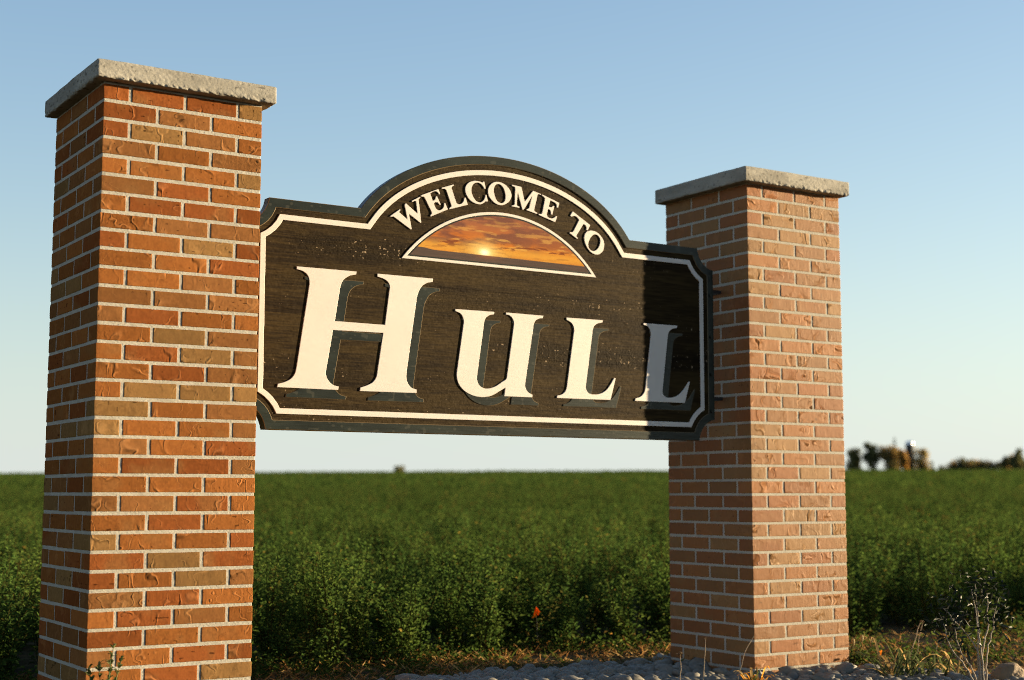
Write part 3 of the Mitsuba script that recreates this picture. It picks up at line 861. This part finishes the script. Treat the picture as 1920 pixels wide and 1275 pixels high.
# leafy weed at the foot of the nearer pillar
KW = 'leafy_weed'
lab(KW, 'leafy green weed at the foot of the nearest brick pillar', 'weed')
r = np.random.default_rng(77)
tops = [(.055, -.125, .315), (.005, -.13, .262), (.085, -.12, .268), (-.03, -.125, .245), (.04, -.15, .285)]
items, cols = [], []
for n_, (tx, ty, tz) in enumerate(tops):
    b0 = np.array([.03, -.13, gz(.03, -.13) - .01])
    t = np.linspace(0, 1, 10)[:, None]
    path = b0 * (1 - t) + np.array([tx, ty, tz]) * t + np.array([0, 0, .03]) * np.sin(np.pi * t)
    m = tube(path, np.linspace(.0035, .0012, 10), 5)
    add(f'{KW}__{numbered("stem", n_)}', m, 'm_tinted', smooth=True, color=np.tile([[.07, .09, .03]], (len(m.vertices), 1)))
    for k in range(26):
        q = path[int(r.integers(3, 10))]
        items.append(strap(q, r.uniform(0, 6.28), r.uniform(.024, .05), .011, r.uniform(.3, .9), r, 5))
        cols.append(np.array([(.075, .092, .03), (.13, .14, .055), (.05, .064, .02)][int(r.integers(3))]) * r.uniform(.8, 1.2))
ribbons(f'{KW}__foliage', items, cols)

# shrub with bare lower stems and dark glossy leaves
KS = 'bare_stemmed_shrub'
lab(KS, 'shrub of pale bare stems with dark glossy leaves on top, at the right edge', 'shrub')
r = np.random.default_rng(78)
sb = np.array([3.66, -.83, gz(3.66, -.83) - .01])
stems = [[(0, 0, 0), (.01, .02, .16), (-.02, .05, .24), (-.12, .10, .36)], [(.01, 0, 0), (.02, .02, .20), (.04, .05, .30), (.02, .06, .44)], [(.015, .01, 0), (.03, .02, .17), (.10, .04, .28), (.12, .06, .42)],
         [(-.03, -.01, 0), (-.06, 0, .10), (-.12, .02, .19), (-.14, .03, .30)], [(-.05, -.02, 0), (-.09, 0, .10), (-.17, .02, .19), (-.18, .05, .30)], [(.03, 0, 0), (.05, .02, .13), (.13, .05, .24), (.20, .08, .35)], [(.0, .02, 0), (.015, .03, .18), (.06, .06, .30), (.07, .08, .46)]]
tips = []
for n_, st in enumerate(stems):
    P = np.array(st, float) + sb
    t = np.linspace(0, 3, 16)
    path = np.stack([np.interp(t, range(4), P[:, a]) for a in range(3)], 1)
    path = (path + np.roll(path, 1, 0) + np.roll(path, -1, 0)) / 3
    path[0], path[-1] = P[0], P[-1]
    path[1:-1] += r.normal(0, .0022, (14, 3))
    m = tube(path, np.linspace(.0052, .0022, 16), 6)
    add(f'{KS}__{numbered("stem", n_)}', m, 'm_tinted', smooth=True, color=np.tile([[.24, .20, .155]], (len(m.vertices), 1)))
    tips.append(path[11:])
tips = np.vstack(tips)
N = 400
c = tips[r.integers(0, len(tips), N)] + r.normal(0, [.055, .05, .055], (N, 3)) + [.01, 0, .03]
c = c[c[:, 2] > .17]
L = r.uniform(.024, .048, len(c))
v, f = leaves(c, rand_dirs(len(c), r, -.95, .35), rand_dirs(len(c), r, 0, 1), L, L * .27, .18)
add(f'{KS}__foliage', (v, f), 'm_dark_leaf', color=np.repeat(paint(len(c), [(.012, .016, .010), (.028, .034, .020), (.075, .08, .058)], [5, 3, 1.2], r), 4, 0))

# boulder
KR = 'boulder'
m = trimesh.creation.icosphere(subdivisions=4, radius=1)
v = np.array(m.vertices)
v *= (1 + .5 * (meshkit.fbm(v * 1.2 + 3, 3, 4) - .5) + .05 * (meshkit.fbm(v * 6, 3, 8) - .5))[:, None]
v = np.sign(v) * np.abs(v) ** .85 * [.085, .075, .085] + [3.955, -.735, gz(3.955, -.735) + .0]
mat('m_boulder', proc(lambda p, n, uv: mix(mi.Color3f(.10, .065, .036), mi.Color3f(.20, .145, .09), fbm(p.x * 22, p.y * 22, p.z * 30, octaves=4))), .8, .3, lambda p, n, uv: fbm(p.x * 80, p.y * 80, p.z * 80), .006)
add(KR, (v, np.array(m.faces)), 'm_boulder', smooth=True)
lab(KR, 'tan boulder in front of the bare stemmed shrub', 'rock')

# orange marking flag on a wire
KF = 'marking_flag'
lab(KF, 'small orange marking flag on a wire in front of the crop', 'flag')
m = tube([(2.845, 1.42, gz(2.84, 1.42) - .02), (2.84, 1.42, .12), (2.832, 1.42, .245)], [.0009] * 3, 6)
add(f'{KF}__wire', m, 'm_tinted', smooth=True, color=np.tile([[.12, .11, .10]], (len(m.vertices), 1)))
fl = np.array([[2.832, 1.42, .243], [2.834, 1.418, .205], [2.836, 1.42, .190], [2.853, 1.405, .212], [2.842, 1.409, .225], [2.812, 1.43, .181], [2.822, 1.425, .205]])
v = np.vstack([fl, fl + [0, .0006, 0]])
tri = [[0, 6, 1], [6, 5, 2], [6, 2, 1], [0, 1, 4], [4, 1, 3], [1, 2, 3]]
f = np.array(tri + [[a + 7, c_ + 7, b + 7] for a, b, c_ in tri])
scene['m_flag'] = {'type': 'principledthin', 'base_color': {'type': 'rgb', 'value': [.98, .24, .012]}, 'roughness': .5, 'diff_trans': .6}
add(f'{KF}__flag', (v, f), 'm_flag')

# ---------------------------------------------------------------- far trees, silo and tree line
def crown(blobs, size, n, r, cols, wts):
    w = np.array([b[3] * b[4] * b[5] for b in blobs]) ** .8
    k = r.choice(len(blobs), n, p=w / w.sum())
    B = np.array(blobs)[k]
    d = rand_dirs(n, r)
    c = B[:, :3] + d * B[:, 3:6] * (r.random(n) ** .45)[:, None]
    gap = meshkit.fbm(c * .55, 2, int(r.integers(99)))
    ok = gap > .36
    c = c[ok]
    L = size * r.uniform(.6, 1.4, len(c))
    v, f = leaves(c, rand_dirs(len(c), r), rand_dirs(len(c), r), L, L * .75, .15)
    tone = paint(len(blobs), cols, wts, r, .15)[k[ok]]
    return v, f, np.repeat(.65 * tone + .35 * paint(len(c), cols, wts, r, .25), 4, 0)


def far_tree(key, px, D, height, width, cols, wts, label, category, seed, group=None, shape='round', leaf=.95, n=6000):
    r = np.random.default_rng(seed)
    l = (px - 960) / FPX * D * math.cos(PITCH)
    x, y = (float(a) for a in ahead(D, l))
    z0 = gz(x, y)
    lab(key, label, category, group)
    blobs, limbs = [], [(np.array([[x, y, z0 - .5], [x, y, z0 + height * .35], [x, y, z0 + height * (.9 if shape == 'cone' else .62)]]), [width * .055, width * .042, width * .015])]
    if shape == 'cone':
        for q in np.linspace(.12, .97, 9):
            blobs.append((x, y, z0 + height * q, width * .5 * (1.05 - q), width * .5 * (1.05 - q), height * .075))
    else:
        for q in range(20):
            a, rr, h = r.uniform(0, 6.28), width * .36 * math.sqrt(r.random()), r.uniform(.16, .86)
            s = width * r.uniform(.18, .31)
            cx, cy, cz = x + rr * math.cos(a), y + rr * math.sin(a), z0 + height * h
            s *= 1.15 - .55 * abs(h - .5)
            blobs.append((cx, cy, cz, s, s, s * 1.05))
            limbs.append((np.array([[x, y, z0 + height * .22], [(x + cx) / 2, (y + cy) / 2, z0 + height * (.3 + h) / 2 - .3], [cx, cy, cz]]), [width * .024, width * .016, width * .005]))
        top = max(b[2] + b[5] for b in blobs) - z0
        blobs = [(a, b, z0 + (c - z0) * height / top, d_, e, g) for a, b, c, d_, e, g in blobs]
    m = join([tube(p, q, 6) for p, q in limbs])
    add(f'{key}__trunk', m, 'm_tinted', smooth=True, color=np.tile([[.05, .042, .032]], (len(m.vertices), 1)))
    v, f, c = crown(blobs, leaf, n, r, cols, wts)
    add(f'{key}__crown', (v, f), 'm_leaf', color=c)


DK, OL, OR, YE = (.085, .098, .050), (.16, .155, .062), (.34, .21, .068), (.38, .28, .095)
TG = 'trees around the farm'
far_tree('field_tree', 1602, 930, 18.5, 9.5, [DK, OL, (.14, .12, .04)], [1, 3, 1], 'olive green tree closest to the right side of the paler pillar', 'tree', 1, TG)
far_tree('field_tree_001', 1635, 925, 22.0, 9.0, [DK, OL], [2, 3], 'taller dark green tree, second from the paler pillar', 'tree', 2, TG)
far_tree('field_tree_002', 1669, 925, 20.0, 15.0, [OR, OL, YE, DK], [3, 3, 1, 2], 'broad tree turning orange, left of the silo', 'tree', 3, TG, n=6500)
far_tree('spruce_tree', 1680, 960, 24.5, 8.5, [DK, (.018, .026, .016)], [2, 2], 'dark pointed spruce standing behind the broad orange tree', 'tree', 4, TG, 'cone', n=4200)
far_tree('field_tree_003', 1697, 915, 17.0, 5.5, [OR, (.28, .13, .02), YE], [4, 2, 1], 'narrow bright orange tree right in front of the silo', 'tree', 5, TG, n=3600)
far_tree('field_tree_004', 1729, 930, 18.5, 10.5, [YE, OR, OL], [3, 2, 3], 'yellow orange tree right of the silo with sky showing through', 'tree', 6, TG, n=3600)
far_tree('field_tree_005', 1909, 905, 17.5, 8.0, [DK, OL, (.12, .09, .03)], [4, 2, 1], 'dark tree at the right edge of the picture', 'tree', 7, TG)
far_tree('field_tree_006', 1893, 915, 14.0, 7.0, [OR, OL, DK], [2, 3, 2], 'brownish orange tree beside the dark tree at the right edge', 'tree', 8, TG)
far_tree('field_tree_007', 1945, 930, 19.0, 10.0, [DK, OL, OR], [4, 3, 1], 'green tree beyond the right edge of the farm trees', 'tree', 9, TG)
far_tree('horizon_bush', 749, 780, 6.4, 5.5, [OL, (.14, .12, .05)], [3, 2], 'lone small bush on the skyline under the sign', 'bush', 10, n=700)
far_tree('horizon_bush_001', 1749, 930, 9.5, 3.0, [OL, DK], [3, 2], 'little bush right of the yellow orange tree', 'bush', 11, n=400)
r = np.random.default_rng(90)
bl, lm = [], []
for px in np.arange(1766, 1960, 4.5):
    D = 1000 + r.normal(0, 12)
    l = (px - 960) / FPX * D
    x, y = (float(a) for a in ahead(D, l))
    hgt = np.interp(px, [1766, 1785, 1800, 1815, 1840, 1862, 1885, 1960], [8.5, 12, 14, 13, 13, 10.5, 11, 13]) + r.normal(0, .6)
    for q in range(3):
        bl.append((x + r.normal(0, 1.2), y + r.normal(0, 1.2), gz(x, y) + hgt * r.uniform(.3, .8), 2.2, 2.2, hgt * .22))
v, f, c = crown(bl, 1.0, 20000, r, [DK, (.09, .065, .03), OR, OL], [4, 3, .8, 2])
add('distant_tree_line', (v, f), 'm_leaf', color=c)
lab('distant_tree_line', 'low dark autumn tree line on the horizon at right', 'trees', kind='stuff')
# silo
KL = 'farm_silo'
lab(KL, 'tall grey farm silo with a shining metal dome among the orange trees', 'silo')
D = 935
l = (1704 - 960) / FPX * D
x, y = (float(a) for a in ahead(D, l))
z0 = gz(x, y)
R_, H_ = 2.75, 20.2
ring = []
for k in range(27):
    z = k / 26 * H_
    ring += [(R_, z), (R_ + (.06 if k % 2 else 0), z + .02), (R_ + (.06 if k % 2 else 0), z + .12)]
body = trimesh.creation.revolve(np.array([[0, -1.0], [R_, -1.0]] + ring + [[R_, H_ + .1], [0, H_ + .1]]), sections=40)
body.apply_translation([x, y, z0])
mat('m_silo', proc(lambda p, n, uv: mi.Color3f(.045, .042, .038) * (.7 + .6 * fbm(p.x * .8, p.y * .8, p.z * .25))), .8, .3)
add(f'{KL}__body', body, 'm_silo', smooth=40)
ang = np.linspace(0, math.pi / 2, 13)
prof = np.stack([(R_ + .06) * np.cos(ang), R_ * .86 * np.sin(ang)], 1)
prof[-1, 0] = 0
dome = trimesh.creation.revolve(np.vstack([[[0, 0]], prof]), sections=40)
dome.apply_translation([x, y, z0 + H_ + .11])
scene['m_dome'] = {'type': 'roughconductor', 'material': 'Al', 'alpha': .3}
add(f'{KL}__dome', dome, 'm_dome', smooth=True)
